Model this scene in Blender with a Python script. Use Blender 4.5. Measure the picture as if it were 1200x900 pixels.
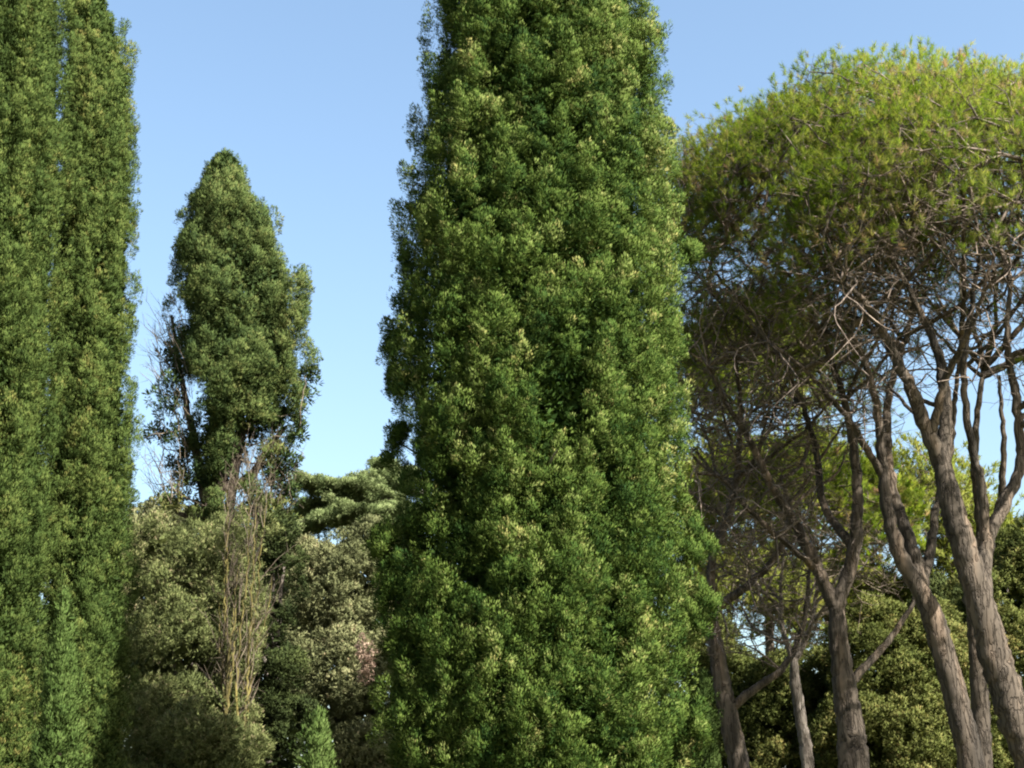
import bpy, math
import numpy as np
from mathutils import Vector

for o in list(bpy.data.objects):
    bpy.data.objects.remove(o, do_unlink=True)
scene = bpy.context.scene
COL = scene.collection

# ------------------------------------------------------------------ camera
FPX, PITCH, CAMZ = 1667.0, math.radians(18.26), 1.6
cam_d = bpy.data.cameras.new('camera')
cam = bpy.data.objects.new('camera', cam_d)
COL.objects.link(cam)
cam_d.sensor_width = 36.0
cam_d.lens = 50.0
cam_d.clip_end = 3000
cam.location = (0, 0, CAMZ)
cam.rotation_euler = (math.pi / 2 + PITCH, 0, 0)
scene.camera = cam

# ------------------------------------------------------------------ sky and sun
SUN_EL, SUN_AZ = math.radians(44), math.radians(43)      # azimuth: to the right of straight behind the camera
sun_dir = Vector((math.sin(SUN_AZ) * math.cos(SUN_EL), -math.cos(SUN_AZ) * math.cos(SUN_EL), math.sin(SUN_EL)))
world = bpy.data.worlds.new('World')
scene.world = world
world.use_nodes = True
wn = world.node_tree
bg = wn.nodes['Background']
sky = wn.nodes.new('ShaderNodeTexSky')
sky.sky_type = 'NISHITA'
sky.sun_disc = False
sky.sun_elevation = SUN_EL
sky.sun_rotation = math.atan2(sun_dir.x, sun_dir.y)
sky.air_density = 1.2
sky.dust_density = 3.0
sky.ozone_density = 1.9
sky_tint = wn.nodes.new('ShaderNodeMixRGB')  # slight colour balance of the whole sky
sky_tint.blend_type = 'MULTIPLY'
sky_tint.inputs['Fac'].default_value = 1.0
sky_tint.inputs[2].default_value = (1.0, 1.03, 0.985, 1)
wn.links.new(sky.outputs['Color'], sky_tint.inputs[1])
wn.links.new(sky_tint.outputs[0], bg.inputs['Color'])
bg.inputs['Strength'].default_value = 0.07
sd = bpy.data.lights.new('sun', 'SUN')
sd.energy = 5.0
sd.angle = math.radians(0.5)
sd.color = (1.0, 0.95, 0.86)
so = bpy.data.objects.new('sun', sd)
COL.objects.link(so)
so.rotation_euler = sun_dir.to_track_quat('Z', 'Y').to_euler()
scene.view_settings.view_transform = 'Standard'
scene.view_settings.look = 'None'
scene.view_settings.gamma = 1.0
scene.view_settings.use_curve_mapping = False
scene.view_settings.exposure = 2.15
cy = scene.cycles
cy.max_bounces = 5
cy.diffuse_bounces = 2
cy.glossy_bounces = 1
cy.transmission_bounces = 3
cy.use_denoising = True
cy.filter_width = 2.1
cy.caustics_reflective = False
cy.caustics_refractive = False

# ------------------------------------------------------------------ helpers
rng = np.random.default_rng(11)
_f = np.array((0, math.cos(PITCH), math.sin(PITCH)))
_u = np.array((0, -math.sin(PITCH), math.cos(PITCH)))


def P(x, y, Y):
    """point at distance Y in front of the viewer seen at photograph position x, y"""
    d = np.array(((x - 600) / FPX, 0, 0)) + _u * (450 - y) / FPX + _f
    return np.array((0, 0, CAMZ)) + d * (Y / d[1])


def unit(v):
    return v / np.maximum(np.linalg.norm(v, axis=-1, keepdims=True), 1e-9)


def rnd(n):
    return unit(rng.normal(size=(n, 3)))


class Noise:
    def __init__(self, scale, seed, octaves=3):
        r = np.random.default_rng(seed)
        self.w = []
        for o in range(octaves):
            k = unit(r.normal(size=(10, 3))) * (2 * math.pi / scale) * (1.9 ** o) * r.uniform(.7, 1.3, (10, 1))
            self.w.append((k, r.uniform(0, 6.28, 10), 0.55 ** o))

    def __call__(self, p, squash=1.0):
        q = p * np.array((1, 1, squash))
        s = 0
        for k, ph, a in self.w:
            s = s + a * np.sin(q @ k.T + ph).sum(1) / 3.2
        return s


def mesh_obj(name, verts, faces, mat, parent=None, tint=None, smooth=False, normals=None):
    me = bpy.data.meshes.new(name)
    verts = np.ascontiguousarray(verts, dtype=np.float32)
    faces = np.ascontiguousarray(faces, dtype=np.int32)
    if parent is not None:
        verts = verts - np.array(parent.location, dtype=np.float32)
    n, k = faces.shape
    me.vertices.add(len(verts))
    me.vertices.foreach_set('co', verts.ravel())
    me.loops.add(n * k)
    me.loops.foreach_set('vertex_index', faces.ravel())
    me.polygons.add(n)
    me.polygons.foreach_set('loop_start', np.arange(0, n * k, k, dtype=np.int32))
    try:
        me.polygons.foreach_set('loop_total', np.full(n, k, dtype=np.int32))
    except Exception:
        pass
    if smooth:
        me.polygons.foreach_set('use_smooth', np.ones(n, dtype=bool))
    if tint is not None:
        a = me.attributes.new('tint', 'FLOAT', 'POINT')
        a.data.foreach_set('value', np.ascontiguousarray(tint, dtype=np.float32))
    me.update(calc_edges=True)
    if normals is not None:                 # soft leaf shading: each face shades as part of its spray
        a = me.attributes.new('custom_normal', 'FLOAT_VECTOR', 'POINT')
        a.data.foreach_set('vector', np.ascontiguousarray(normals, dtype=np.float32).ravel())
        me.update()
    me.materials.append(mat)
    o = bpy.data.objects.new(name, me)
    COL.objects.link(o)
    if parent is not None:
        o.parent = parent
    return o


def thing(name, loc, label, cat, group=None):
    o = bpy.data.objects.new(name, None)
    COL.objects.link(o)
    o.location = (float(loc[0]), float(loc[1]), float(loc[2]))
    o.empty_display_size = 0.3
    o['label'] = label
    o['category'] = cat
    if group:
        o['group'] = group
    return o


# ---------------- leaves
def blades(base, d, nrm, L, W, tint):
    """narrow leaf-shaped faces; base, direction, facing, length, width, tint are per-leaf arrays"""
    n = len(base)
    s = unit(np.cross(d, nrm))
    L = L[:, None]
    W = W[:, None]
    v = np.empty((n, 4, 3))
    v[:, 0] = base
    v[:, 1] = base + d * L * .45 + s * W * .5
    v[:, 2] = base + d * L
    v[:, 3] = base + d * L * .45 - s * W * .5
    f = np.arange(n * 4).reshape(n, 4)
    return v.reshape(-1, 3), f, np.repeat(tint, 4)


class Leaves:
    def __init__(self):
        self.v, self.f, self.t, self.m, self.n = [], [], [], [], 0

    def add(self, *a, cn=None):
        v, f, t = blades(*a)
        self.m.append(np.repeat(a[2] if cn is None else cn, 4, axis=0))
        self.v.append(v)
        self.f.append(f + self.n)
        self.t.append(t)
        self.n += len(v)

    def build(self, name, mat, parent):
        return mesh_obj(name, np.concatenate(self.v), np.concatenate(self.f), mat, parent, np.concatenate(self.t), normals=np.concatenate(self.m))


def clump_leaves(lv, C, N, A, CZ, ntuft, tsize, nblade, L, W, up=.7, spread=.5, tnt=(.5, .16, .12, .1), outb=.8, ax=None, tvar=None, taper=.5, tfat=.38):
    """C centres, N outward directions, A / CZ half width and half height of each clump;
    every clump is covered by sprays and every spray is made of small leaf faces"""
    m = len(C)
    w = np.maximum((ntuft * (A / A.mean()) ** 1.6).astype(int), 3)
    ci = np.repeat(np.arange(m), w)
    k = len(ci)
    u = unit(rnd(k) + outb * N[ci])
    rad = rng.uniform(.45, 1.0, k) ** .45
    if ax is None:
        ax = np.tile(np.array((0, 0, 1.)), (m, 1))
    X_ = ax[ci]
    al = (u * X_).sum(1, keepdims=True)
    side = (u - al * X_) * (1 - taper * np.clip(al, 0, 1)) * A[ci][:, None]
    pos = C[ci] + (side + al * X_ * CZ[ci][:, None]) * rad[:, None]
    td = unit(.75 * u + np.array((0, 0, up)) + .28 * rng.normal(size=(k, 3)))
    ct = rng.normal(size=m) * tnt[1]
    if tvar is not None:
        ct = ct + tvar
    tt = tnt[0] + ct[ci] + rng.normal(size=k) * tnt[2]
    ts = tsize * rng.uniform(.6, 1.35, k)
    bi = np.repeat(np.arange(k), nblade)
    b = len(bi)
    # each spray: leaf faces laid like scales over a small spindle that points along td
    q = unit(rng.normal(size=(b, 3)) + .35 * td[bi])
    al = (q * td[bi]).sum(1, keepdims=True)
    sd_ = q - al * td[bi]
    hl = ts[bi][:, None]
    base = pos[bi] + td[bi] * (al * .5 + .1) * hl + sd_ * hl * tfat * (1 - .45 * np.clip(al, 0, 1))
    bd = unit(td[bi] * .9 + q * .45 + spread * .6 * rng.normal(size=(b, 3)))
    cn = unit(q * 1.0 + u[bi] * .45 + .12 * rng.normal(size=(b, 3)))
    nm = unit(cn + .35 * rng.normal(size=(b, 3)))
    dt = (nm * cn).sum(1, keepdims=True)
    nm = np.where(dt < .2, cn, nm)
    lv.add(base, bd, nm, L * rng.uniform(.6, 1.25, b), W * rng.uniform(.7, 1.25, b),
           np.clip(tt[bi] + tnt[3] * rng.normal(size=b) + .10 * al[:, 0], 0, 1), cn=cn)


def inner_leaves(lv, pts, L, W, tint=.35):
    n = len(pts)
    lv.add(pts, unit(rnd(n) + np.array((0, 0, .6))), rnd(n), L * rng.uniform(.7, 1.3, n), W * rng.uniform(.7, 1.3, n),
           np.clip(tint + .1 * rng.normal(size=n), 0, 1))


# ---------------- wood
def catmull(pts, rad, step):
    pts, rad = np.asarray(pts, float), np.asarray(rad, float)
    if len(pts) < 2:
        return pts, rad
    p = np.vstack((2 * pts[0] - pts[1], pts, 2 * pts[-1] - pts[-2]))
    out, ro = [], []
    for i in range(len(pts) - 1):
        a, b, c, d = p[i:i + 4]
        n = max(1, int(np.linalg.norm(c - b) / step))
        t = (np.arange(n) / n)[:, None]
        out.append(.5 * (2 * b + (c - a) * t + (2 * a - 5 * b + 4 * c - d) * t ** 2 + (3 * b - a - 3 * c + d) * t ** 3))
        ro.append(rad[i] + (rad[i + 1] - rad[i]) * t[:, 0])
    out.append(pts[-1:])
    ro.append(rad[-1:])
    return np.concatenate(out), np.concatenate(ro)


class Wood:
    def __init__(self):
        self.v, self.f, self.n = [], [], 0

    def tube(self, pts, rad, sides=6, step=.25, wig=0., lump=0.):
        pts, rad = catmull(pts, rad, step)
        m = len(pts)
        if m < 2:
            return
        if wig and m > 2:
            j = rng.normal(size=(m, 3)) * wig
            j[0] = 0
            pts = pts + j
        d = unit(np.gradient(pts, axis=0))
        ref = np.array((0.31, 0.93, 0.19))
        a = unit(np.cross(d, ref))
        b = np.cross(d, a)
        th = np.arange(sides) * 2 * math.pi / sides
        rr = rad[:, None] * (1 + (lump * rng.normal(size=(m, sides)) if lump else 0)) * np.ones((m, sides))
        ring = pts[:, None] + rr[..., None] * (np.cos(th)[None, :, None] * a[:, None] + np.sin(th)[None, :, None] * b[:, None])
        self.v.append(ring.reshape(-1, 3))
        i, j = np.meshgrid(np.arange(m - 1), np.arange(sides), indexing='ij')
        i, j = i.ravel(), j.ravel()
        q = np.stack((i * sides + j, i * sides + (j + 1) % sides, (i + 1) * sides + (j + 1) % sides, (i + 1) * sides + j), 1)
        self.f.append(q + self.n)
        self.n += m * sides

    def build(self, name, mat, parent):
        return mesh_obj(name, np.concatenate(self.v), np.concatenate(self.f), mat, parent, smooth=True)


def grow(w, seeds, seed_path, pts, bf=.5, r_tip=.006, expo=.42, r_max=.09, wig=.012, step=.22):
    """joins pts into a branching tree that starts on the seeds (points along the limbs); returns direction at each point"""
    seeds, pts = np.asarray(seeds), np.asarray(pts)
    ns, n = len(seeds), len(pts)
    allp = np.vstack((seeds, pts))
    path = np.zeros(ns + n)
    path[:ns] = seed_path
    best = np.full(n, np.inf)
    par = np.zeros(n, int)
    for s in range(ns):
        c = np.linalg.norm(pts - seeds[s], axis=1) + bf * path[s]
        mk = c < best
        best[mk] = c[mk]
        par[mk] = s
    done = np.zeros(n, bool)
    order = []
    for _ in range(n):
        i = int(np.argmin(np.where(done, np.inf, best)))
        done[i] = True
        order.append(i)
        g = ns + i
        path[g] = path[par[i]] + np.linalg.norm(pts[i] - allp[par[i]])
        c = np.linalg.norm(pts - pts[i], axis=1) + bf * path[g]
        mk = (c < best) & ~done
        best[mk] = c[mk]
        par[mk] = g
    cnt = np.ones(ns + n)
    for i in reversed(order):
        cnt[par[i]] += cnt[ns + i] if par[i] >= ns else 0
    kids = {}
    for i in range(n):
        kids.setdefault(par[i], []).append(ns + i)
    rad = np.minimum(r_tip * cnt ** expo, r_max)
    dirs = unit(pts - allp[par])
    starts = [(s, k) for s in range(ns) for k in kids.get(s, [])]
    while starts:
        a, b = starts.pop()
        ch, rr = [allp[a]], [rad[b] * 1.15]
        while True:
            ch.append(allp[b])
            rr.append(rad[b])
            ks = kids.get(b, [])
            if not ks:
                break
            ks = sorted(ks, key=lambda q: -cnt[q])
            for q in ks[1:]:
                starts.append((b, q))
            b = ks[0]
        rr[-1] = r_tip * .6
        w.tube(ch, rr, 5 if rr[0] > .025 else 4, step, wig)
    return dirs


def sprigs(w, starts, d, ln, r):
    """upright leafless sprigs with a few side twigs"""
    for c in starts:
        c = np.asarray(c, float)
        a = unit(np.array(d) + rng.normal(size=3) * .28)
        l = ln * rng.uniform(.5, 1.4)
        b = unit(a + rng.normal(size=3) * .2)
        m_ = c + a * l * .5
        e = m_ + b * l * .5
        w.tube([c, m_, e], [r, r * .75, r * .3], 4, .2, .008)
        for _ in range(3):
            t = rng.uniform(.2, .9)
            s0 = c + (e - c) * t
            w.tube([s0, s0 + unit(a + rng.normal(size=3) * .6) * l * rng.uniform(.2, .45)], [r * .6, r * .25], 3, .2)


# ------------------------------------------------------------------ materials
def new_mat(name):
    m = bpy.data.materials.new(name)
    m.use_nodes = True
    nt = m.node_tree
    for n in list(nt.nodes):
        nt.nodes.remove(n)
    return m, nt, nt.nodes.new('ShaderNodeOutputMaterial')


def leaf_mat(name, stops, trans=.12, rough=.8, spec=.05):
    m, nt, out = new_mat(name)
    at = nt.nodes.new('ShaderNodeAttribute')
    at.attribute_name = 'tint'
    cr = nt.nodes.new('ShaderNodeValToRGB')
    e = cr.color_ramp.elements
    while len(e) < len(stops):
        e.new(.5)
    for k, (p, c) in enumerate(stops):
        e[k].position = p
        e[k].color = (*[q * .60 for q in c], 1)
    nt.links.new(at.outputs['Fac'], cr.inputs['Fac'])
    pb = nt.nodes.new('ShaderNodeBsdfPrincipled')
    pb.inputs['Roughness'].default_value = rough
    pb.inputs['Specular IOR Level'].default_value = spec
    nt.links.new(cr.outputs['Color'], pb.inputs['Base Color'])
    tr = nt.nodes.new('ShaderNodeBsdfTranslucent')
    hs = nt.nodes.new('ShaderNodeHueSaturation')
    hs.inputs['Hue'].default_value = .49
    hs.inputs['Saturation'].default_value = 1.1
    hs.inputs['Value'].default_value = 1.3
    nt.links.new(cr.outputs['Color'], hs.inputs['Color'])
    nt.links.new(hs.outputs['Color'], tr.inputs['Color'])
    mx = nt.nodes.new('ShaderNodeMixShader')
    mx.inputs['Fac'].default_value = trans
    nt.links.new(pb.outputs[0], mx.inputs[1])
    nt.links.new(tr.outputs[0], mx.inputs[2])
    nt.links.new(mx.outputs[0], out.inputs['Surface'])
    return m


def bark_mat(name, c1, c2, c3, scale=6.):
    m, nt, out = new_mat(name)
    N = nt.nodes.new
    tc = N('ShaderNodeTexCoord')
    mp = N('ShaderNodeMapping')
    mp.inputs['Scale'].default_value = (1, 1, .13)
    nt.links.new(tc.outputs['Object'], mp.inputs['Vector'])
    vo = N('ShaderNodeTexVoronoi')
    vo.feature = 'DISTANCE_TO_EDGE'
    vo.inputs['Scale'].default_value = scale * 2.6
    no = N('ShaderNodeTexNoise')
    no.inputs['Scale'].default_value = scale * .5
    no.inputs['Detail'].default_value = 6
    nt.links.new(mp.outputs[0], no.inputs['Vector'])
    mix = N('ShaderNodeMixRGB')
    mix.inputs['Fac'].default_value = .4
    nt.links.new(mp.outputs[0], mix.inputs[1])
    nt.links.new(no.outputs['Color'], mix.inputs[2])
    nt.links.new(mix.outputs[0], vo.inputs['Vector'])
    cr = N('ShaderNodeValToRGB')
    e = cr.color_ramp.elements
    c1, c2, c3 = [[q * .66 for q in c] for c in (c1, c2, c3)]
    e[0].position, e[0].color = .35, (*c1, 1)
    e[1].position, e[1].color = .7, (*c3, 1)
    x = e.new(.52)
    x.color = (*c2, 1)
    nt.links.new(no.outputs['Fac'], cr.inputs['Fac'])
    cr2 = N('ShaderNodeValToRGB')
    cr2.color_ramp.elements[0].color = (.3, .27, .25, 1)
    cr2.color_ramp.elements[1].position = .12
    nt.links.new(vo.outputs['Distance'], cr2.inputs['Fac'])
    mu = N('ShaderNodeMixRGB')
    mu.blend_type = 'MULTIPLY'
    mu.inputs['Fac'].default_value = .62
    nt.links.new(cr.outputs[0], mu.inputs[1])
    nt.links.new(cr2.outputs[0], mu.inputs[2])
    bp = N('ShaderNodeBump')
    bp.inputs['Strength'].default_value = .9
    bp.inputs['Distance'].default_value = .04
    nt.links.new(cr2.outputs[0], bp.inputs['Height'])
    pb = N('ShaderNodeBsdfPrincipled')
    pb.inputs['Roughness'].default_value = .9
    pb.inputs['Specular IOR Level'].default_value = .15
    nt.links.new(mu.outputs[0], pb.inputs['Base Color'])
    nt.links.new(bp.outputs[0], pb.inputs['Normal'])
    nt.links.new(pb.outputs[0], out.inputs['Surface'])
    return m


M = {}
M['big'] = leaf_mat('cypress_green', [(0, (.013, .038, .010)), (.4, (.042, .079, .014)), (.68, (.096, .140, .027)), (.9, (.175, .222, .065)), (1, (.25, .24, .08))])
M['left'] = leaf_mat('cypress_olive', [(0, (.020, .037, .010)), (.45, (.052, .084, .020)), (.75, (.104, .138, .034)), (1, (.18, .16, .05))])
M['lone'] = leaf_mat('cypress_blue_green', [(0, (.022, .042, .016)), (.45, (.062, .095, .028)), (.75, (.118, .153, .046)), (1, (.16, .16, .055))])
M['young'] = leaf_mat('young_cypress_green', [(0, (.036, .066, .016)), (.5, (.068, .108, .026)), (1, (.12, .165, .05))])
M['darkcyp'] = leaf_mat('deep_green', [(0, (.018, .026, .010)), (.5, (.040, .056, .018)), (1, (.09, .11, .035))])  # dark leaf colour; on the evergreen beside the bare shrub it includes painted shade
M['oak'] = leaf_mat('holm_oak_grey_green', [(0, (.085, .098, .045)), (.45, (.165, .180, .082)), (.8, (.26, .26, .13)), (1, (.32, .25, .15))], .2)
M['oakg'] = leaf_mat('holm_oak_green', [(0, (.035, .048, .014)), (.45, (.090, .110, .028)), (.8, (.17, .18, .055)), (1, (.24, .20, .07))], .2)
M['shrub'] = leaf_mat('shrub_olive', [(0, (.055, .070, .026)), (.45, (.130, .155, .056)), (.8, (.20, .22, .085)), (1, (.27, .23, .13))], .2)
M['cedar'] = leaf_mat('cedar_green', [(0, (.08, .12, .045)), (.5, (.18, .235, .09)), (1, (.30, .35, .16))], .2)
M['pine'] = leaf_mat('pine_needle_green', [(0, (.078, .135, .018)), (.4, (.155, .230, .030)), (.7, (.250, .295, .060)), (.9, (.30, .26, .09)), (1, (.31, .21, .12))], .6)
M['pinefar'] = leaf_mat('far_pine_needle', [(0, (.10, .13, .02)), (.5, (.19, .23, .04)), (1, (.29, .28, .08))], .35)
M['dead'] = leaf_mat('dead_foliage', [(0, (.16, .11, .075)), (.5, (.34, .24, .18)), (1, (.52, .38, .29))], .2)
M['bark'] = bark_mat('pine_bark', (.048, .040, .032), (.108, .087, .067), (.205, .148, .105))
M['twig'] = bark_mat('pine_twig', (.10, .080, .066), (.20, .158, .13), (.36, .28, .22), 3)
M['barkg'] = bark_mat('grey_bark', (.10, .085, .07), (.2, .17, .145), (.33, .29, .25))
M['barkd'] = bark_mat('cypress_bark', (.05, .038, .03), (.10, .075, .058), (.17, .13, .10))
M['twigg'] = bark_mat('grey_twig', (.12, .095, .07), (.21, .17, .125), (.33, .27, .21), 3)
M['lichen'] = bark_mat('lichen_stem', (.10, .085, .035), (.17, .145, .045), (.18, .145, .09), 4)

# ------------------------------------------------------------------ ground
m, nt, out = new_mat('dry_grass_ground')
no = nt.nodes.new('ShaderNodeTexNoise')
no.inputs['Scale'].default_value = 1.3
no.inputs['Detail'].default_value = 8
tc = nt.nodes.new('ShaderNodeTexCoord')
nt.links.new(tc.outputs['Object'], no.inputs['Vector'])
cr = nt.nodes.new('ShaderNodeValToRGB')
cr.color_ramp.elements[0].position, cr.color_ramp.elements[0].color = .35, (.05, .065, .022, 1)
cr.color_ramp.elements[1].position, cr.color_ramp.elements[1].color = .7, (.15, .13, .07, 1)
nt.links.new(no.outputs['Fac'], cr.inputs['Fac'])
pb = nt.nodes.new('ShaderNodeBsdfPrincipled')
pb.inputs['Roughness'].default_value = 1
nt.links.new(cr.outputs[0], pb.inputs['Base Color'])
nt.links.new(pb.outputs[0], out.inputs['Surface'])
gx = np.linspace(-1, 1, 81)
gx = np.sign(gx) * np.abs(gx) ** 2.2 * 900
X, Y = np.meshgrid(gx, gx + 30, indexing='ij')
gn = Noise(40, 5, 2)
Z = gn(np.stack((X.ravel(), Y.ravel(), 0 * X.ravel()), 1)) * .12 * np.clip(np.hypot(X.ravel(), Y.ravel()) / 60, 0, 1)
gi, gj = np.meshgrid(np.arange(80), np.arange(80), indexing='ij')
gi, gj = gi.ravel(), gj.ravel()
g = mesh_obj('ground', np.stack((X.ravel(), Y.ravel(), Z), 1), np.stack((gi * 81 + gj, (gi + 1) * 81 + gj, (gi + 1) * 81 + gj + 1, gi * 81 + gj + 1), 1), m, smooth=True)
g['kind'] = 'structure'


# ------------------------------------------------------------------ cypresses
def interp_profile(prof, D):
    """prof: (y, left x, right x) rows of the outline, top first -> heights, axis x, radius"""
    z, cx, r = [], [], []
    for y, a, b in prof:
        pl, pr = P(a, y, D), P(b, y, D)
        z.append(pl[2])
        cx.append((pl[0] + pr[0]) / 2)
        r.append((pr[0] - pl[0]) / 2)
    z, cx, r = map(np.array, (z, cx, r))
    o = np.argsort(z)
    return z[o], cx[o], r[o]


def cypress(name, label, D, prof, leaf, n_clump, A, CZ, ntuft, tsize, nblade, L, W, group='cypress trees', up=.7, spread=.5,
            bump=.10, bscale=1.6, bsquash=.45, tnt=(.45, .1, .12, .1), seed=1, apex=None, zmin=.5, inner=1., depth=.95,
            gap=None, trunk_r=.28, bark='barkd', base_r=None, lean=.55, inset=.5, pocket=-.75, under_in=.23):
    z, cx, r = interp_profile(prof, D)
    if apex is not None:                    # the part of the tree above the picture
        z = np.append(z, apex[1])
        cx = np.append(cx, apex[0] if apex[0] is not None else cx[-1])
        r = np.append(r, .05)
    if z[0] > zmin:
        z = np.insert(z, 0, zmin)
        cx = np.insert(cx, 0, cx[0])
        r = np.insert(r, 0, r[0] * .8 if base_r is None else base_r)
    root = thing(name, (cx[0], D, 0), label, 'tree', group)
    ns = Noise(bscale, seed)
    lv = Leaves()
    # clump centres: density follows radius, the side away from the viewer is thinner
    zz = np.linspace(z[0], z[-1], 400)
    rr = np.interp(zz, z, r)
    cdf = np.cumsum(rr + .15)
    cdf /= cdf[-1]
    q = (np.arange(n_clump) + rng.uniform(0, 1, n_clump)) / n_clump
    cz = np.interp(q, cdf, zz)
    th = (np.arange(n_clump) * 2.39996 + rng.uniform(-.4, .4, n_clump)) % (2 * math.pi)
    N = np.stack((np.cos(th), np.sin(th), 0 * th), 1)
    keep = (N[:, 1] < .25) | (rng.uniform(size=n_clump) < .45)
    # the stretches above and below the picture carry fewer, larger clumps
    off = (cz > P(0, -70, D)[2]) | (cz < P(0, 970, D)[2])
    keep &= ~off | (rng.uniform(size=n_clump) < .45)
    off = off[keep]
    cz, th, N = cz[keep], th[keep], N[keep]
    R = np.interp(cz, z, r)
    axis = np.stack((np.interp(cz, z, cx), np.full(len(cz), float(D)), cz), 1)
    sz = rng.uniform(.7, 1.35, len(cz)) * np.clip(R / (r.max() * .6), .35, 1)
    nv = ns(axis + N * R[:, None], bsquash)
    Rd = R * (1 + bump * nv)
    a_ = A * sz * np.where(off, 1.25, 1)
    AX = unit(N * lean * rng.uniform(.5, 1.5, (len(cz), 1)) + np.array((0, 0, 1.)) + .12 * rng.normal(size=(len(cz), 3)))
    cl = CZ * sz * rng.uniform(.8, 1.25, len(sz))
    under = rng.uniform(size=len(cz)) < .42          # a second layer below the outer one keeps the crown closed
    dep = np.where(under, under_in * R * rng.uniform(.7, 1.3, len(cz)), inset * rng.uniform(0, 1, len(cz)) ** 1.7 * np.clip(R, 0, 1))
    a_ = np.where(under, a_ * 1.35, a_)
    tipp = axis + N * (Rd * 1.01 - .02 - dep)[:, None] * np.array((1, depth, 1))
    C = tipp - N * (a_ * .55)[:, None] - AX * (cl * .35)[:, None]
    # pockets where the outer layer is missing and the eye falls on the shaded inner boughs
    pk = Noise(bscale * .62, seed + 100, 2)(tipp, bsquash * 1.3)
    k = (pk > pocket) | under
    C, N, a_, sz, nv, AX, cl = C[k], N[k], a_[k], sz[k], nv[k], AX[k], cl[k]
    if gap is not None:
        k = ~gap(C)
        C, N, a_, sz, nv, AX, cl = C[k], N[k], a_[k], sz[k], nv[k], AX[k], cl[k]
    Nn = unit(N + np.array((0, 0, .25)))
    clump_leaves(lv, C, Nn, a_, cl, ntuft, tsize, nblade, L, W, up, spread, tnt, ax=AX, tvar=nv * .05)
    # foliage inside the crown
    ni = int(3000 * inner * (z[-1] - z[0]) * r.mean() / (L * 8))
    if ni:
        qz = np.interp(rng.uniform(size=ni), cdf, zz)
        th = rng.uniform(0, 2 * math.pi, ni)
        rr = np.interp(qz, z, r) * rng.uniform(.35, .70, ni)
        pts = np.stack((np.interp(qz, z, cx) + np.cos(th) * rr, D + np.sin(th) * rr * depth, qz), 1)
        if gap is not None:
            pts = pts[~gap(pts)]
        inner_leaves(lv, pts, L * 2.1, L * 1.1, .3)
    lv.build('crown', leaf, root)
    w = Wood()
    hz = np.linspace(0, z[-1] * .93, 10)
    w.tube(np.stack((np.interp(hz, z, cx), np.full(10, float(D)), hz), 1), np.linspace(trunk_r, .03, 10), 10, .3, .01, .04)
    w.build('trunk', M[bark], root)
    return root, (z, cx, r)


BIG = [(0, 505, 744), (15, 503, 758), (40, 501, 772), (70, 499, 784), (100, 498, 787), (130, 490, 786), (170, 482, 786), (200, 477, 788),
       (240, 470, 789), (300, 466, 796), (350, 465, 801), (400, 457, 802), (450, 459, 801), (500, 463, 801), (550, 466, 804), (600, 473, 807),
       (650, 472, 810), (700, 464, 811), (800, 462, 809), (900, 462, 806)]
big, bigp = cypress('cypress_tree', 'huge dark green cypress filling the middle of the picture, cut off by the top edge', 20, BIG, M['big'],
                    3100, .20, .44, 22, .19, 44, .050, .0120, up=.85, spread=.3, bump=.026, pocket=-.95, bscale=1.3, bsquash=.55, seed=33, lean=.8, inset=.42, under_in=.17,
                    apex=(None, 25.5), tnt=(.49, .12, .14, .06), trunk_r=.38)
# side boughs of the big cypress, low on its left
lv = Leaves()
for (x, y, dd, s) in [(462, 405, 0, .5), (466, 455, .1, .4), (470, 520, .1, .4), (488, 640, -.3, .8), (484, 690, -.4, .8), (462, 655, -.5, .4), (478, 740, -.5, .8), (484, 800, -.6, .8),
                      (456, 700, -.6, .5), (476, 860, -.7, .8), (446, 640, -.6, .28), (806, 300, 0, .3), (812, 640, -.3, .5), (814, 720, -.3, .5), (808, 850, -.3, .5)]:
    c = P(x, y, 20 + dd)
    n = 9
    C = c + rng.normal(size=(n, 3)) * np.array((.20, .2, .30)) * s
    inw = np.array((.6 if x < 640 else -.6, 0, 0))
    side = -1. if x < 640 else 1.
    clump_leaves(lv, C, np.tile(unit(np.array((side * .8, -.4, .4))), (n, 1)), np.full(n, .20 * s) * rng.uniform(.5, 1.2, n), np.full(n, .30 * s), 20, .18, 40, .050, .012, .7, .4, (.45, .1, .1, .06))
    w = Wood()
    w.tube([c + inw * 2.2 + (0, .5, -.9), c + inw + (0, .2, -.35), c], [.05, .03, .01], 5)
    w.build('side_branch', M['barkd'], big)
lv.build('side_foliage', M['big'], big)
# dead spray and dead snag on it
lv = Leaves()
C = P(432, 768, 19.3) + rng.normal(size=(7, 3)) * np.array((.05, .05, .15))
clump_leaves(lv, C, np.tile(np.array((-.6, -.8, 0.)), (7, 1)), np.full(7, .08), np.full(7, .13), 16, .07, 16, .04, .014, -.2, .6, (.6, .15, .15, .15))
o = lv.build('dead_spray', M['dead'], big)
o['label'] = 'pinkish brown dead spray low on the left side'
w = Wood()
w.tube([P(650, 556, 18.6), P(644, 545, 18.35), P(650, 532, 18.2), P(654, 527, 18.1)], [.025, .02, .014, .006], 6, .05)
w.tube([P(648, 560, 18.7), P(650, 556, 18.6)], [.025, .025], 6)
w.build('dead_snag', M['barkg'], big)

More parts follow.
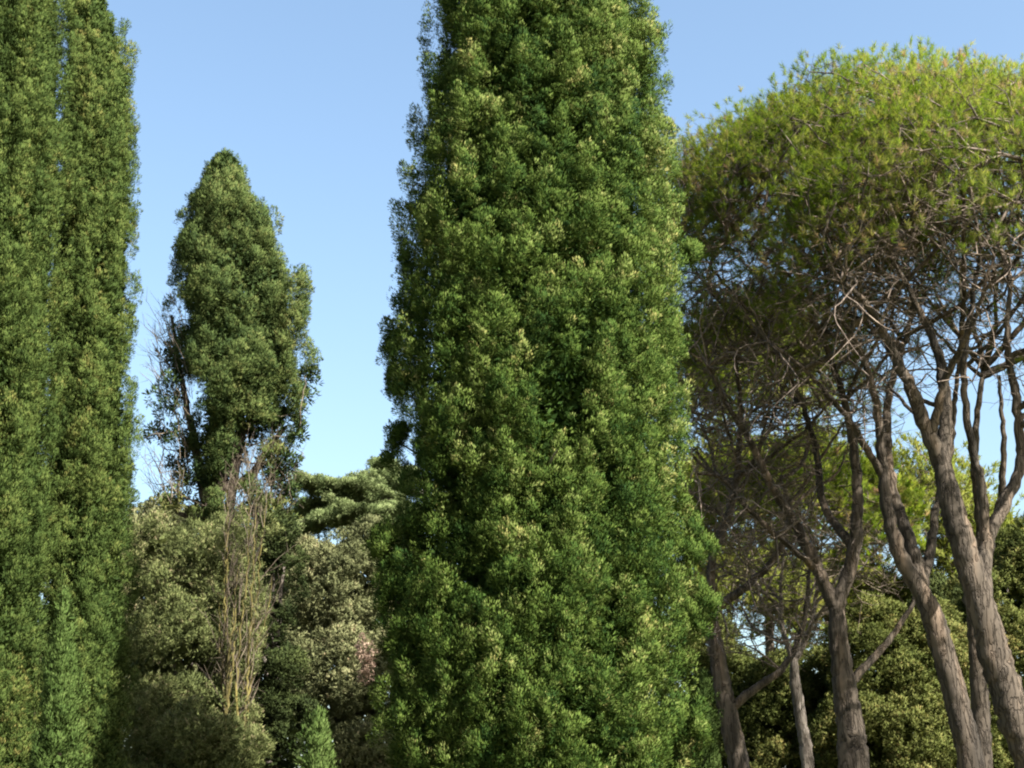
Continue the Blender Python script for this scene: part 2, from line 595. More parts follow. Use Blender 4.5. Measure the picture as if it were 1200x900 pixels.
RIGHTL = [(0, 78, 126), (30, 78, 138), (70, 74, 151), (120, 72, 158), (200, 70, 160), (250, 64, 161), (300, 58, 159), (350, 54, 157), (400, 52, 153), (440, 50, 152),
          (470, 48, 158), (520, 48, 155), (560, 46, 158), (620, 46, 156), (700, 46, 155), (800, 44, 152), (900, 40, 150)]
cypress('cypress_tree', 'slender olive green cypress, right one of the pair at the left edge', 25.5, RIGHTL, M['left'],
        960, .20, .55, 27, .19, 38, .060, .0130, up=1.1, spread=.3, lean=.3, inset=.4, bump=.11, bscale=.9, pocket=-.85, bsquash=.13, seed=8,
        apex=(None, 20.5), tnt=(.5, .09, .08, .06), depth=1.0)
LEFTL = [(0, -60, 82), (100, -66, 86), (200, -72, 84), (300, -76, 78), (400, -80, 72), (500, -84, 70), (600, -86, 70), (700, -88, 66), (800, -88, 60), (900, -86, 56)]
cypress('cypress_tree', 'broad olive green cypress at the very left edge, left one of the pair', 24, LEFTL, M['left'],
        1270, .21, .58, 27, .19, 38, .060, .0130, up=1.1, spread=.3, lean=.3, inset=.45, bump=.11, bscale=.95, pocket=-.85, bsquash=.13, seed=12,
        apex=(None, 22), tnt=(.5, .09, .08, .06))
# thin second leader at the top of the slender one is part of its own crown outline
YOUNG = [(695, 71, 77), (720, 66, 83), (770, 58, 91), (830, 46, 96), (900, 38, 98)]
cypress('young_cypress', 'small bright green young cypress in front of the left-hand pair', 20, YOUNG, M['young'],
        230, .11, .28, 30, .14, 20, .06, .015, up=1.2, spread=.35, bump=.08, bscale=.7, seed=4, zmin=.1, trunk_r=.05, inner=.15, group='young cypresses')
YOUNG2 = [(840, 370, 374), (860, 364, 380), (900, 361, 384)]
cypress('young_cypress', 'small bright green cypress tip at the bottom edge in front of the grey-green oak', 18.2, YOUNG2, M['young'],
        90, .12, .32, 34, .14, 20, .06, .015, up=1.2, spread=.35, bump=.08, bscale=.7, seed=5, zmin=.1, trunk_r=.04, inner=.15, group='young cypresses')
YOUNG3 = [(790, 823, 827), (820, 814, 836), (860, 808, 840), (900, 806, 842)]
cypress('young_cypress', 'deep green shaded young cypress between the big cypress and the leftmost pine trunk', 27, YOUNG3, M['young'],
        110, .16, .4, 30, .16, 18, .07, .019, up=1.1, spread=.35, bump=.08, bscale=.7, seed=6, zmin=.1, trunk_r=.05, inner=.15, group='young cypresses')

# ---- the lone cypress, thin and half dead below
LD = 34
LONE = [(182, 256, 272), (195, 240, 288), (230, 224, 297), (260, 212, 326), (290, 203, 342), (330, 200, 354), (370, 202, 359), (400, 205, 356), (430, 205, 362),
        (470, 206, 358), (500, 212, 352), (540, 222, 335), (580, 222, 322), (610, 222, 300)]
gap_pts = [(P(x, y, LD), rr) for x, y, rr in [(228, 470, .38), (225, 455, .3), (228, 500, .35), (300, 522, .3), (312, 508, .25), (288, 548, .25), (215, 375, .28), (305, 560, .3),
                                             (322, 470, .22), (240, 575, .35), (275, 580, .35)]]


def lone_gap(p):
    g = np.zeros(len(p), bool)
    for c, rr in gap_pts:
        g |= np.hypot(p[:, 0] - c[0], (p[:, 2] - c[2])) < rr * 1.25
    low = np.clip((P(0, 480, LD)[2] - p[:, 2]) / 3.0, 0, .6)       # thins out downwards
    g |= rng.uniform(size=len(p)) < low
    return g


zb = P(0, 560, LD)[2]
lone, lp = cypress('cypress_tree', 'thinning cypress alone against the sky, left of centre, dead twigs under its crown', LD, LONE, M['lone'],
                   640, .28, .40, 30, .24, 36, .076, .0175, up=.8, spread=.4, lean=.5, inset=.5, bump=.15, bscale=1.6, bsquash=.6, seed=21, zmin=P(0, 612, LD)[2] - .01,
                   tnt=(.5, .08, .12, .1), gap=lone_gap, trunk_r=.23, inner=.6)
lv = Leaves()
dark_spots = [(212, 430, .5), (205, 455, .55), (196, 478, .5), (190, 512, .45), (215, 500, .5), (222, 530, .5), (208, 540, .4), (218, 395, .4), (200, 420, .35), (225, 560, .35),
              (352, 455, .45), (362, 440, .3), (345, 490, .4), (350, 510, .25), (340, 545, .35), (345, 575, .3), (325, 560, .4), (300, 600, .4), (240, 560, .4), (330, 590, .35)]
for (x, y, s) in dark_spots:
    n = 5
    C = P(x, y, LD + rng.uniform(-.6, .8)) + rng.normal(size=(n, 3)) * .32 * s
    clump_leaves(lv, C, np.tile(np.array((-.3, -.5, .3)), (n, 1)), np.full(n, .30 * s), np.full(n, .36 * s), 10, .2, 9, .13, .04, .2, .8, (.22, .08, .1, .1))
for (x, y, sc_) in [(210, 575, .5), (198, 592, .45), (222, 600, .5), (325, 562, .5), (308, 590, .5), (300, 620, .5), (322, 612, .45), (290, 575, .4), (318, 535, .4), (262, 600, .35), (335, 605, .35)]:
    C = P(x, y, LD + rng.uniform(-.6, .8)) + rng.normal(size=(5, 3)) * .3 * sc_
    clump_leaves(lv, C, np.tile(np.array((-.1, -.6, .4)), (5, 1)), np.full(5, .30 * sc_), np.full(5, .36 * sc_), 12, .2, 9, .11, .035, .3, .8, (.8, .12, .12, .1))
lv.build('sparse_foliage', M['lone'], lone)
w = Wood()
lp_z, lp_cx, _ = lp
tp = [np.array((np.interp(zz, lp_z, lp_cx), LD, zz)) for zz in np.linspace(zb - 2.5, zb + 7, 20)]
sp = []
for (x0, y0, x1, y1, n) in [(178, 350, 215, 600, 150), (165, 470, 215, 620, 90), (300, 400, 362, 600, 110), (280, 500, 345, 640, 130), (205, 520, 250, 610, 60)]:
    for _ in range(n // 3):
        sp.append(P(rng.uniform(x0, x1), rng.uniform(y0, y1), LD + rng.normal() * .5))
grow(w, tp, np.zeros(len(tp)), sp, bf=.2, r_tip=.007, expo=.33, r_max=.03, wig=.03, step=.2)
sprigs(w, [P(rng.uniform(184, 226), rng.uniform(380, 600), LD + rng.normal() * .4) for _ in range(150)], (-.35, -.1, .9), .9, .009)
sprigs(w, [P(rng.uniform(270, 335), rng.uniform(540, 640), LD + rng.normal() * .5) for _ in range(170)], (.1, -.2, .9), .9, .009)
w.build('dead_branch', M['twigg'], lone)['label'] = 'bare grey-brown twigs on the left and under the crown'
w = Wood()
for pts in ([(247, 660), (249, 600), (252, 560), (262, 500), (268, 440)], [(250, 600), (262, 560), (276, 520), (284, 490)], [(248, 610), (235, 560), (226, 510), (214, 450), (200, 370)],
            [(258, 540), (280, 510), (310, 470), (330, 420)], [(252, 600), (228, 606), (205, 600)], [(254, 575), (290, 560), (318, 520), (335, 500)]):
    pp = [P(x, y, LD + .1 * i) for i, (x, y) in enumerate(pts)]
    w.tube(pp, np.linspace(.16, .04, len(pp)), 7, .2, .015)
w.build('limb', M['barkd'], lone)


# ------------------------------------------------------------------ broadleaf trees (holm oaks and shrubs)
def leafy_tree(name, label, D, blobs, leaf, group, A=.5, dens=1.0, ntuft=34, nblade=8, L=.11, W=.055, tnt=(.45, .1, .10, .08), trunk=True,
               bark='barkg', up=.25, cat='tree', trunk_x=None, flat=.85, seed=0):
    """blobs: (x, y, D offset, radius in picture px, vertical stretch) lobes of the crown"""
    lobes = [(P(x, y, D + dd), rp / FPX * (D + dd) * 1.03, vs) for (x, y, dd, rp, vs) in blobs]
    zlow = min(c[2] - r * v for c, r, v in lobes)
    c0 = lobes[0][0]
    root = thing(name, (c0[0], D, 0), label, cat, group)
    lv = Leaves()
    CC, NN, AA = [], [], []
    nz = Noise(1.8 * A / .5, 40 + seed)
    for c, r, vs in lobes:
        n = int(dens * 9 * (r / A) ** 2)
        d = rnd(n)
        keep = (d[:, 1] < .3) | (rng.uniform(size=n) < .4)
        d = d[keep]
        e = np.array((1, flat, vs))
        pos = c + d * e * r * (1 + .10 * nz(c + d * r))[:, None] * rng.uniform(.70, 1.0, len(d))[:, None]
        ok = np.ones(len(pos), bool)
        for c2, r2, v2 in lobes:
            if c2 is not c:
                ok &= np.linalg.norm((pos - c2) / np.array((1, flat, v2)), axis=1) > r2 * .72
        ok &= pos[:, 2] > .3
        CC.append(pos[ok])
        NN.append(d[ok])
        AA.append(A * rng.uniform(.6, 1.3, ok.sum()))
        k = int(260 * (r / (L * 3)) ** 2 / 10)
        q = rnd(k) * rng.uniform(.1, .78, (k, 1)) * e * r + c
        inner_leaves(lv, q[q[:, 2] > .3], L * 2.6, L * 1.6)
    C, N_, A_ = np.concatenate(CC), np.concatenate(NN), np.concatenate(AA)
    clump_leaves(lv, C, unit(N_ + (0, 0, .2)), A_, A_ * .85, int(ntuft * 1.7), L * 1.2, int(nblade * 2.3), L * .62, W * .42, up, .9, tnt, tvar=.08 * nz(C * .5))
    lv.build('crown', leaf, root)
    w = Wood()
    tz = c0[2]
    w.tube([(c0[0], D, -.1), (c0[0] + .15, D, tz * .4), (c0[0] - .1, D, tz)], [.28, .22, .1], 8, .4, .02)
    w.build('trunk', M[bark], root)
    if len(lobes) > 1:
        w = Wood()
        for c, r, vs in lobes[1:]:
            if c[2] < 1.0:
                continue
            s0 = np.array((c0[0], D, max(tz * .35, .5)))
            w.tube([s0, (s0 + c) / 2 + (0, 0, .2 * r), c], [.12, .08, .03], 6, .3, .02)
        if w.v:
            w.build('limb', M[bark], root)
    return root


leafy_tree('holm_oak', 'rounded grey-green holm oak between the lone cypress and the huge cypress, below the cedar', 38,
           [(415, 729, 0, 86, 1.0), (385, 673, .4, 43, 1.0), (440, 666, .2, 42, 1.0), (470, 695, .5, 50, 1.), (372, 740, -.6, 46, 1.1), (420, 810, -.8, 90, 1.), (365, 840, -1, 46, 1.2), (450, 900, -.8, 80, 1.), (395, 900, -1.2, 80, 1)],
           M['oak'], 'holm oaks', A=.52, L=.13, W=.075, tnt=(.5, .09, .10, .08))
leafy_tree('evergreen_shrub_tree', 'olive green bushy tree under and in front of the lone cypress', 31,
           [(215, 760, 0, 62, 1.2), (190, 690, .5, 44, 1.0), (238, 660, .3, 40, .8), (172, 780, 0, 40, 1.4), (250, 740, .3, 40, 1.1), (270, 700, .6, 30, 1.3), (200, 860, -.6, 56, 1.), (255, 850, -.5, 40, 1.3), (268, 885, -1.8, 30, 1.2), (240, 860, -1.8, 26, 1.2), (225, 900, -.8, 60, 1),
            (185, 645, .8, 30, .8), (262, 640, 1.2, 25, 1.)],
           M['shrub'], 'evergreen bushes', A=.42, L=.12, W=.045, ntuft=30, up=.8, tnt=(.5, .12, .12, .12))
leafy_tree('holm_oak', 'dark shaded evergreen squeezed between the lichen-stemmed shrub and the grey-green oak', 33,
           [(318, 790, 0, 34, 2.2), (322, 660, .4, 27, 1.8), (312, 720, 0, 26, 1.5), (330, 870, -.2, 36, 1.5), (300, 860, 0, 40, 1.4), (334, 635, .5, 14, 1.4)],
           M['darkcyp'], 'holm oaks', A=.4, L=.12, W=.06, tnt=(.4, .1, .10, .08))  # the cypress's shadow band is put into this dark leaf colour
leafy_tree('holm_oak', 'pale grey-green tree far behind the gap between the left cypresses and the lone cypress', 52,
           [(180, 680, 0, 70, 1.), (150, 650, 0, 40, 1), (215, 660, 0, 50, 1), (180, 780, -1, 90, 1.2), (70, 770, 1, 90, 1.1), (30, 860, 0, 90, 1), (280, 700, 1, 70, 1.1), (330, 720, 1, 70, 1.1)],
           M['oak'], 'distant trees', A=.9, L=.24, W=.13, tnt=(.5, .09, .12, .12))

# lichen-stemmed bare shrub
root = thing('bare_shrub', P(262, 900, 30)[:2].tolist() + [0], 'bare many-stemmed shrub with yellow lichen on its stems, at the foot of the lone cypress', 'shrub')
w = Wood()
w2 = Wood()
seeds, tips = [], []
for k in range(12):
    x0 = rng.uniform(258, 285)
    x1 = x0 + (x0 - 268) * rng.uniform(.4, 1.6) + 12 + rng.normal() * 9
    ytop = rng.uniform(560, 720)
    D0 = 30 + rng.normal() * .2
    pts = [np.array((P(x0, 900, D0)[0], D0, 0.)), P(x0, 880, D0), P(x0 * .6 + x1 * .4 + rng.normal() * 3, 780, D0), P(x0 * .25 + x1 * .75, (780 + ytop) / 2, D0 + rng.normal() * .2), P(x1, ytop, D0 + rng.normal() * .3)]
    w.tube(pts, [.034, .032, .025, .016, .005], 6, .12, .02)
    q, _ = catmull(pts, [1] * 5, .5)
    seeds += list(q[len(q) // 2:])
w.build('stem', M['lichen'], root)
lv = Leaves()
for (x, y) in [(255, 700), (290, 740), (300, 690), (262, 780), (288, 810), (280, 860), (250, 650), (302, 780), (310, 640), (258, 840), (275, 620), (296, 590)]:
    C = P(x, y, 30.3 + rng.normal() * .3) + rng.normal(size=(5, 3)) * np.array((.16, .2, .28))
    clump_leaves(lv, C, np.tile(np.array((0, -.7, .5)), (5, 1)), np.full(5, .15), np.full(5, .2), 12, .14, 14, .07, .022, .7, .6, (.55, .12, .12, .08))
lv.build('foliage', M['shrub'], root)
sprigs(w2, [seeds[i] for i in rng.integers(0, len(seeds), 150)], (.12, -.05, 1.), .9, .009)
w2.build('twigs', M['twigg'], root)

# ------------------------------------------------------------------ cedar
CD = 42
cedar = thing('cedar_tree', (P(500, 700, CD)[0], CD, 0), 'flat-topped cedar with layered branches showing between the two cypresses above the oak', 'tree')
w = Wood()
cx_ = P(500, 700, CD)[0]
w.tube([(cx_, CD, 0), (cx_, CD, 5), (cx_ - .2, CD, 9.5), (cx_ - .3, CD, 11.2)], [.42, .36, .25, .12], 10, .4, .01)
w.build('trunk', M['barkg'], cedar)
lv = Leaves()
for (xa, ya, pts, n, hw) in [
        (500, 640, [(470, 622), (430, 608), (385, 612), (350, 626), (335, 642)], 46, .55),
        (500, 620, [(470, 608), (430, 598), (390, 598), (352, 604)], 40, .5),
        (500, 600, [(465, 590), (430, 581), (395, 577), (362, 572), (350, 566)], 46, .55),
        (500, 580, [(478, 574), (455, 568), (432, 570), (408, 573)], 34, .45),
        (500, 565, [(480, 562), (462, 555), (446, 550)], 20, .35),
        (500, 610, [(480, 602), (455, 604), (438, 612)], 26, .4),
        (500, 610, [(540, 590), (590, 580), (640, 585)], 40, .6)]:
    wl = Wood()
    dz = rng.uniform(-1.2, .8)
    pp = [P(xa, ya, CD)] + [P(x, y, CD + dz * (i + 1) / len(pts)) for i, (x, y) in enumerate(pts)]
    wl.tube(pp, np.linspace(.13, .02, len(pp)), 6, .3, .02)
    q, _ = catmull(pp, [1] * len(pp), .12)
    C = q[rng.integers(len(q) // 4, len(q), n * 3)] + rng.normal(size=(n * 3, 3)) * np.array((.12, hw, .05)) + (0, 0, .10)
    for c in C[::3]:
        j = q[np.argmin(np.linalg.norm(q - c, axis=1))]
        wl.tube([j, (j + c) / 2 + (0, 0, .06), c], [.025, .016, .008], 4, .3)
    wl.build('branch', M['barkg'], cedar)
    Nn = np.tile(np.array((0, 0, 1.)), (len(C), 1))
    a = rng.uniform(.12, .26, len(C))
    clump_leaves(lv, C, Nn, a, a * .22, 26, .15, 16, .09, .019, .5, .6, (.6, .1, .12, .08), outb=.3)
    # drooping tips along the outer end
    C = q[len(q) // 3:][rng.integers(0, len(q) - len(q) // 3, n)] + rng.normal(size=(n, 3)) * np.array((.2, hw, .04)) - (0, 0, .08)
    clump_leaves(lv, C, np.tile(np.array((-.5, -.3, -.1)), (n, 1)), np.full(n, .16), np.full(n, .10), 14, .12, 8, .12, .028, -.2, .8, (.45, .1, .14, .12))
lv.build('crown', M['cedar'], cedar)


# ------------------------------------------------------------------ pines
def poly(pts, D, radii=None):
    """picture points (x, y[, depth offset])"""
    return np.array([P(p[0], p[1], D + (p[2] if len(p) > 2 else 0)) for p in pts])


def pine(label, D, trunk, trunk_w, limbs, domes, n_tip, n_dead, leaf='pine', bark='bark', twig='twig', tuftn=5, needles=36, L=.125, W=.0085,
         r_tip=.008, tnt=(.52, .15, .14, .09), name='pine_tree', group='stone pines', seed=0, extra_dead=(), lobe=1.8, bf=.6, shell=.17, zlow=-.22, fan=11, tuft_r=.23):
    """trunk, limbs: picture polylines; domes: (x, y, depth offset, rx, ry, rz in metres) umbrella-shaped crowns"""
    tp = poly(trunk, D)
    d = tp[0] - tp[1]
    base = tp[0] + d / abs(d[2]) * tp[0][2] * np.array((.5, .5, 1.))
    base[2] = -.1
    tp = np.vstack((base, tp))
    root = thing(name, (base[0], base[1], 0), label, 'tree', group)
    w = Wood()
    tr = np.array(trunk_w) * .74 / 2 / FPX * D
    tr[-1] *= .70
    tr = np.concatenate(([tr[0] * 1.15], tr))
    w.tube(tp, tr, 18, .09, .006, .06)
    w.build('trunk', M[bark], root)
    seeds, path = [], []
    wood_pts = [catmull(tp, tr, .15)[0]]
    q, qr = catmull(tp, tr, .5)
    for i in range(len(q)):
        if i > len(q) * .72:
            seeds.append(q[i])
            path.append(0.)
    for lm in limbs:
        pts, w0, w1 = lm
        pp = poly(pts, D)
        wp = np.vstack(wood_pts)                # the limb leaves the nearest wood already there
        pp[0] = wp[np.argmin(np.linalg.norm(wp - pp[0], axis=1))]
        wood_pts.append(catmull(pp, [1] * len(pp), .15)[0])
        lr = np.linspace(w0 * .85, w1 * .5, len(pp)) / 2 / FPX * D
        w = Wood()
        w.tube(pp, lr, 10, .12, .012, .05)
        w.build('limb', M[bark], root)
        q, _ = catmull(pp, lr, .45)
        a = np.linspace(0, 1, len(q))
        for i in range(len(q)):
            if a[i] > .22:
                seeds.append(q[i])
                path.append(0.)
    nz = Noise(lobe, 70 + seed, 2)
    # long secondary limbs fanning from the forks to the underside of the crown
    for j in range(fan):
        x, y, dd, rx, ry, rz = domes[j % len(domes)]
        c = P(x, y, D + dd)
        az = j * 2.4 + rng.uniform(-.4, .4)
        v = np.array((math.cos(az), math.sin(az) * .8, rng.uniform(-.15, .45)))
        e = c + unit(v) * np.array((rx, ry, rz)) * .80
        wp = np.vstack(wood_pts)
        wp = wp[wp[:, 2] > tp[-2][2]]
        ds = np.linalg.norm(wp - e, axis=1)
        ok_ = wp[ds > ds.min() * 1.12 + .3]
        s0 = ok_[np.argmin(np.linalg.norm(ok_ - e, axis=1) + .9 * np.abs((e[2] - ok_[:, 2]) - 2.4))] if len(ok_) else wp[0]
        ln = np.linalg.norm(e - s0)
        p1 = s0 + (e - s0) * .33 + rng.normal(size=3) * .10 - (0, 0, .07 * ln)
        p2 = s0 + (e - s0) * .68 + rng.normal(size=3) * .12 - (0, 0, .06 * ln)
        w = Wood()
        r0 = .012 * ln ** .9 + .012
        w.tube([s0, p1, p2, e], [r0, r0 * .8, r0 * .55, .008], 8, .15, .012, .04)
        w.build('limb', M[bark], root)
        q, _ = catmull([s0, p1, p2, e], [1] * 4, .35)
        for p_ in q[len(q) // 4:]:
            seeds.append(p_)
            path.append(0.)
    tips, nrm, dead = [], [], []
    tot = sum(dm[3] * dm[4] for dm in domes)
    for (x, y, dd, rx, ry, rz) in domes:
        c = P(x, y, D + dd)
        n = int(n_tip * rx * ry / tot)
        v = rnd(n * 4)
        v = v[(v[:, 2] > zlow) & (rng.uniform(size=len(v)) < np.clip(.30 + 1.5 * v[:, 2], .10, 1))][:n]
        f = 1 - shell * rng.uniform(0, 1, len(v)) ** 1.3
        p = c + v * np.array((rx, ry, rz)) * f[:, None]
        p = p + unit(v * np.array((1 / rx, 1 / ry, 1 / rz))) * (.15 * nz(p))[:, None]
        tips.append(p)
        nrm.append(v)
        m_ = int(n_dead * rx * ry / tot)
        v = rnd(m_ * 4)
        v = v[v[:, 2] > -.55][:m_]
        f = rng.uniform(.3, .92, len(v)) ** .6
        dead.append(c + v * np.array((rx, ry, rz)) * f[:, None])
    for (x0, y0, x1, y1, n, sp) in extra_dead:
        dead.append(np.array([P(rng.uniform(x0, x1), rng.uniform(y0, y1), D + rng.normal() * sp) for _ in range(n)]))
    tips, nrm, dead = np.concatenate(tips), np.concatenate(nrm), np.concatenate(dead)
    w = Wood()
    allt = np.vstack((tips, dead))
    grow(w, seeds, path, allt, bf=bf, r_tip=r_tip, expo=.40, r_max=.07, wig=.010)
    # fine leafless twiglets
    for c in np.vstack((dead, dead)):
        e = c + rng.normal(size=3) * np.array((.28, .28, .2)) + (0, 0, .06)
        w.tube([c, (c + e) / 2 + rng.normal(size=3) * .03, e], [r_tip * .7, r_tip * .55, r_tip * .35], 3, 1)
    # needle tufts
    k = len(tips)
    ti = np.repeat(np.arange(k), tuftn)
    off = rng.normal(size=(len(ti), 3)) * tuft_r * np.array((1, 1, .45))
    off[:, 2] = off[:, 2] + .04
    tc = tips[ti] + off
    for a, b in zip(tips[ti][::2], tc[::2]):
        w.tube([a, b], [r_tip * .7, r_tip * .5], 3, 1)
    w.build('branches', M[twig], root)
    lv = Leaves()
    td = unit(off / tuft_r * .35 + nrm[ti] * .5 + np.array((0, 0, .9)) + .25 * rng.normal(size=off.shape))
    tt = tnt[0] + (rng.normal(size=k) * tnt[1] + .07 * nz(tips * .6 + 9))[ti] + rng.normal(size=len(ti)) * tnt[2]
    bi = np.repeat(np.arange(len(ti)), needles)
    b = len(bi)
    t = rng.uniform(0, 1, b)
    bd = unit(td[bi] + .62 * rng.normal(size=(b, 3)))
    base_ = tc[bi] + td[bi] * (t * L * .9)[:, None]
    nn = unit(nrm[ti][bi] * .7 + np.array((0, 0, .25)) + bd * .6 + .25 * rng.normal(size=(b, 3)))
    nf = unit(nn + .4 * rng.normal(size=(b, 3)))
    nf = np.where((nf * nn).sum(1, keepdims=True) < .2, nn, nf)
    lv.add(base_, bd, nf, L * rng.uniform(.7, 1.2, b), W * rng.uniform(.8, 1.2, b), np.clip(tt[bi] + rng.normal(size=b) * tnt[3], 0, 1), cn=nn)
    lv.build('crown', M[leaf], root)
    return root


pine('stout leaning pine at the right edge, its trunk forking into two limbs', 24,
     [(1215, 910), (1185, 830), (1157, 735), (1132, 650), (1115, 590), (1104, 545)], [54, 50, 46, 40, 40, 40],
     [([(1104, 548), (1085, 500, -.1), (1067, 455, -.3), (1040, 400, -.5), (1015, 355, -.8), (985, 330, -1.0)], 26, 9),
      ([(1104, 548), (1108, 500, .1), (1106, 450, .2), (1095, 400, .3), (1070, 350, .4), (1045, 300, .3)], 24, 9),
      ([(1160, 720, .3), (1156, 640, .5), (1178, 590, .7), (1196, 540, .9), (1190, 460, 1.), (1180, 400, .9), (1185, 330, .8)], 24, 12),
      ([(1158, 640, .5), (1150, 570, .4), (1135, 500, .2), (1130, 430, 0), (1140, 350, -.4), (1150, 290, -.8)], 15, 9),
      ([(1090, 510, -.1), (1110, 440, -.5), (1140, 380, -1.2), (1165, 300, -1.6)], 14, 7)],
     [(1200, 338, 0, 4.7, 3.9, 3.8)], 1350, 900, seed=1, extra_dead=((950, 300, 1200, 460, 160, 1.5),))
pine('slim pine leaning left with a twin-stemmed trunk, just left of the stout leaning pine', 26,
     [(1140, 910), (1128, 850), (1110, 780), (1092, 720), (1078, 690)], [40, 38, 36, 36, 36],
     [([(1080, 695), (1055, 650), (1040, 600), (1034, 540), (1028, 480, -.1), (1012, 420, -.3), (985, 370, -.5)], 24, 10),
      ([(1080, 695), (1068, 640, .2), (1050, 590, .4), (1040, 530, .6), (1042, 460, .9), (1060, 400, 1.2), (1075, 340, 1.3)], 22, 10),
      ([(1084, 690, .1), (1092, 640, .4), (1096, 600, .7), (1112, 540, 1.), (1120, 460, 1.2), (1130, 380, 1.3)], 16, 9),
      ([(1036, 560), (1000, 500, -.4), (950, 440, -.9), (900, 400, -1.3)], 12, 6)],
     [(1050, 300, 0.3, 4.2, 3.8, 3.9)], 1350, 900, seed=2, extra_dead=((860, 320, 1060, 520, 220, 1.4),))
pine('forked pine in the middle of the pine group with a side branch rising right', 28.5,
     [(1002, 910), (996, 850), (986, 780), (982, 740), (980, 712)], [48, 42, 32, 30, 32],
     [([(980, 714), (955, 660), (930, 612), (905, 570, -.3), (880, 520, -.5), (850, 470, -.8), (830, 430, -1.)], 20, 7),
      ([(980, 714), (998, 660), (1005, 600), (1002, 540, .1), (990, 470, .1), (965, 400, 0), (935, 340, 0)], 22, 9),
      ([(998, 806), (1020, 775, .2), (1050, 740, .3), (1072, 700, .4), (1082, 660, .4)], 13, 6),
      ([(960, 670), (925, 640, -.4), (880, 600, -.6), (845, 560, -.7), (815, 555, -.9)], 11, 5),
      ([(985, 640, .2), (965, 590, .6), (955, 520, .9), (930, 450, 1.1), (895, 380, 1.)], 14, 7)],
     [(935, 325, 0, 3.5, 3.6, 3.7)], 1350, 900, seed=3, extra_dead=((805, 330, 960, 640, 420, 1.2), (850, 500, 1000, 700, 120, 1.)))
pine('pine trunk bending at the right edge of the huge cypress, leftmost of the group', 31,
     [(868, 910), (858, 860), (846, 800), (838, 750), (832, 700), (836, 640)], [32, 30, 28, 22, 18, 16],
     [([(853, 838), (880, 810, -.1), (915, 785, -.2), (938, 745, -.2), (946, 700, -.1), (950, 640, 0)], 13, 7),
      ([(836, 720), (870, 690, -.3), (910, 650, -.4), (925, 600, -.5), (915, 560)], 13, 6),
      ([(836, 650), (855, 600, .2), (865, 540, .4), (868, 480, .5), (862, 420, .5)], 15, 8)],
     [(880, 480, .4, 3.2, 3.2, 2.7)], 600, 900, seed=4, extra_dead=((825, 480, 960, 770, 650, 1.1),))
pine('thin pale-barked pine standing behind, between the leftmost and the forked pine trunks', 37,
     [(948, 910), (940, 850), (932, 800), (930, 770)], [20, 18, 17, 15],
     [([(930, 775), (918, 740), (915, 690), (920, 640)], 9, 5), ([(930, 775), (948, 740), (956, 700), (954, 650)], 9, 5)],
     [(930, 640, 0, 3.3, 3.2, 2.7)], 500, 700, bark='barkg', seed=5, L=.16, W=.02, extra_dead=((880, 600, 1010, 740, 160, 1.),), twig='twigg')
pine('straight pine trunk right behind the stout leaning pine', 29,
     [(1152, 910), (1150, 850), (1146, 780), (1142, 700), (1150, 620)], [30, 28, 26, 24, 20],
     [([(1146, 690), (1170, 600), (1176, 520), (1170, 440)], 14, 8), ([(1150, 620), (1142, 540), (1150, 450), (1165, 380)], 13, 8)],
     [(1215, 285, .3, 4.2, 3.6, 3.7)], 700, 400, seed=6)

# far pines seen under the crowns
pine('distant yellow-green pine crown under the branches of the stout pine', 58,
     [(1100, 910), (1102, 800), (1104, 700)], [14, 13, 10], [([(1104, 700), (1080, 640), (1060, 600)], 7, 4), ([(1104, 700), (1130, 650), (1150, 610)], 7, 4)],
     [(1085, 660, 0, 3.6, 3.5, 5.0), (1150, 690, 0, 2.2, 3, 3.2)], 700, 200, leaf='pinefar', seed=7, L=.26, W=.04, tuft_r=.4, r_tip=.012, shell=.4, zlow=-.5, fan=0, group='distant trees', needles=18)
pine('distant yellow-green pine showing between the forked pine and the slim leaning pine', 62,
     [(1010, 910), (1010, 850), (1008, 800)], [12, 11, 9], [([(1008, 800), (985, 760), (975, 740)], 6, 4), ([(1008, 800), (1030, 750), (1040, 730)], 6, 4)],
     [(985, 740, 0, 3.0, 3, 3.3), (1040, 760, 0, 2.4, 3, 3.0)], 700, 150, leaf='pinefar', seed=8, L=.28, W=.045, tuft_r=.4, r_tip=.012, shell=.4, zlow=-.5, fan=0, group='distant trees', needles=18)
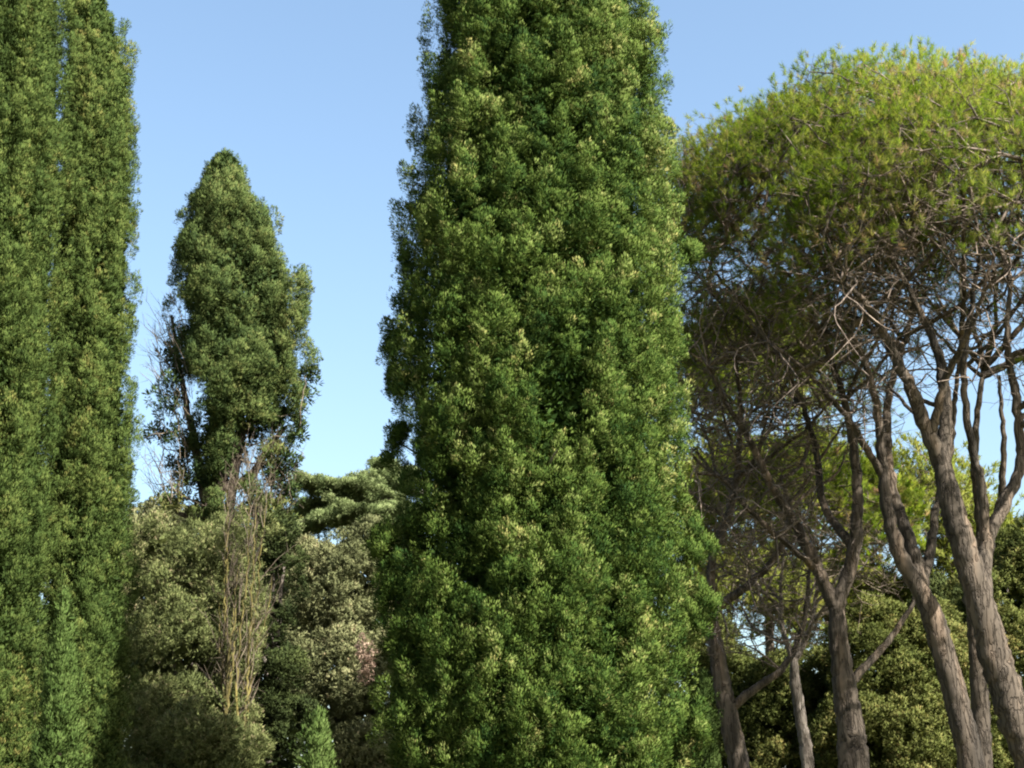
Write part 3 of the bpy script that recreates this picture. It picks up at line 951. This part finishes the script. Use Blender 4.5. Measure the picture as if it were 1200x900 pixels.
pine('distant olive pine behind the twigs beside the huge cypress', 54,
     [(905, 910), (903, 800), (900, 660)], [18, 16, 12], [([(900, 660), (880, 590), (860, 540)], 9, 4), ([(900, 660), (930, 590), (950, 540)], 9, 4)],
     [(885, 470, 0, 3.3, 3, 4.0), (850, 620, -1, 2.4, 2, 3.4), (945, 600, -1, 2.2, 2, 3.), (880, 720, -1, 3, 2, 2.5)], 1900, 700, leaf='pinefar', seed=9, L=.24, W=.034, tuft_r=.4, r_tip=.010, shell=.45, zlow=-.6, fan=4, group='distant trees', needles=18)

# oaks under the pines
leafy_tree('holm_oak', 'green holm oak behind the pine trunks at the bottom right, with sunlit leaf clusters', 40,
           [(1060, 810, 0, 78, 1.), (1030, 760, .5, 46, 1.), (1085, 760, .3, 48, 1.), (1110, 840, -.4, 60, 1.1), (1020, 860, -.5, 56, 1.), (1070, 900, -.9, 80, 1.)],
           M['oakg'], 'holm oaks', A=.55, L=.15, W=.085, tnt=(.55, .1, .10, .08))
leafy_tree('holm_oak', 'tall green holm oak at the right edge behind the stout pine', 44,
           [(1200, 720, 0, 60, 1.1), (1190, 680, .5, 40, .9), (1225, 670, 0, 50, 1), (1175, 780, -.5, 56, 1.2), (1215, 820, -.8, 80, 1.1), (1170, 880, -1, 70, 1.1), (1130, 800, -.3, 42, 1.3)],
           M['oakg'], 'holm oaks', A=.6, L=.16, W=.09, tnt=(.5, .1, .10, .08))
leafy_tree('holm_oak', 'dark olive oak filling the shade behind the leftmost pine trunks', 43,
           [(900, 850, 0, 72, .9), (870, 820, .5, 50, .9), (940, 830, .3, 56, .9), (985, 850, .2, 52, 1.), (840, 880, -.4, 50, 1), (820, 810, .6, 52, 1.1), (800, 740, 1., 44, 1.1), (790, 880, 0, 60, 1), (900, 920, -.7, 80, 1.), (975, 920, -.7, 70, 1.)],
           M['oakg'], 'holm oaks', A=.6, L=.16, W=.09, tnt=(.42, .1, .10, .08))
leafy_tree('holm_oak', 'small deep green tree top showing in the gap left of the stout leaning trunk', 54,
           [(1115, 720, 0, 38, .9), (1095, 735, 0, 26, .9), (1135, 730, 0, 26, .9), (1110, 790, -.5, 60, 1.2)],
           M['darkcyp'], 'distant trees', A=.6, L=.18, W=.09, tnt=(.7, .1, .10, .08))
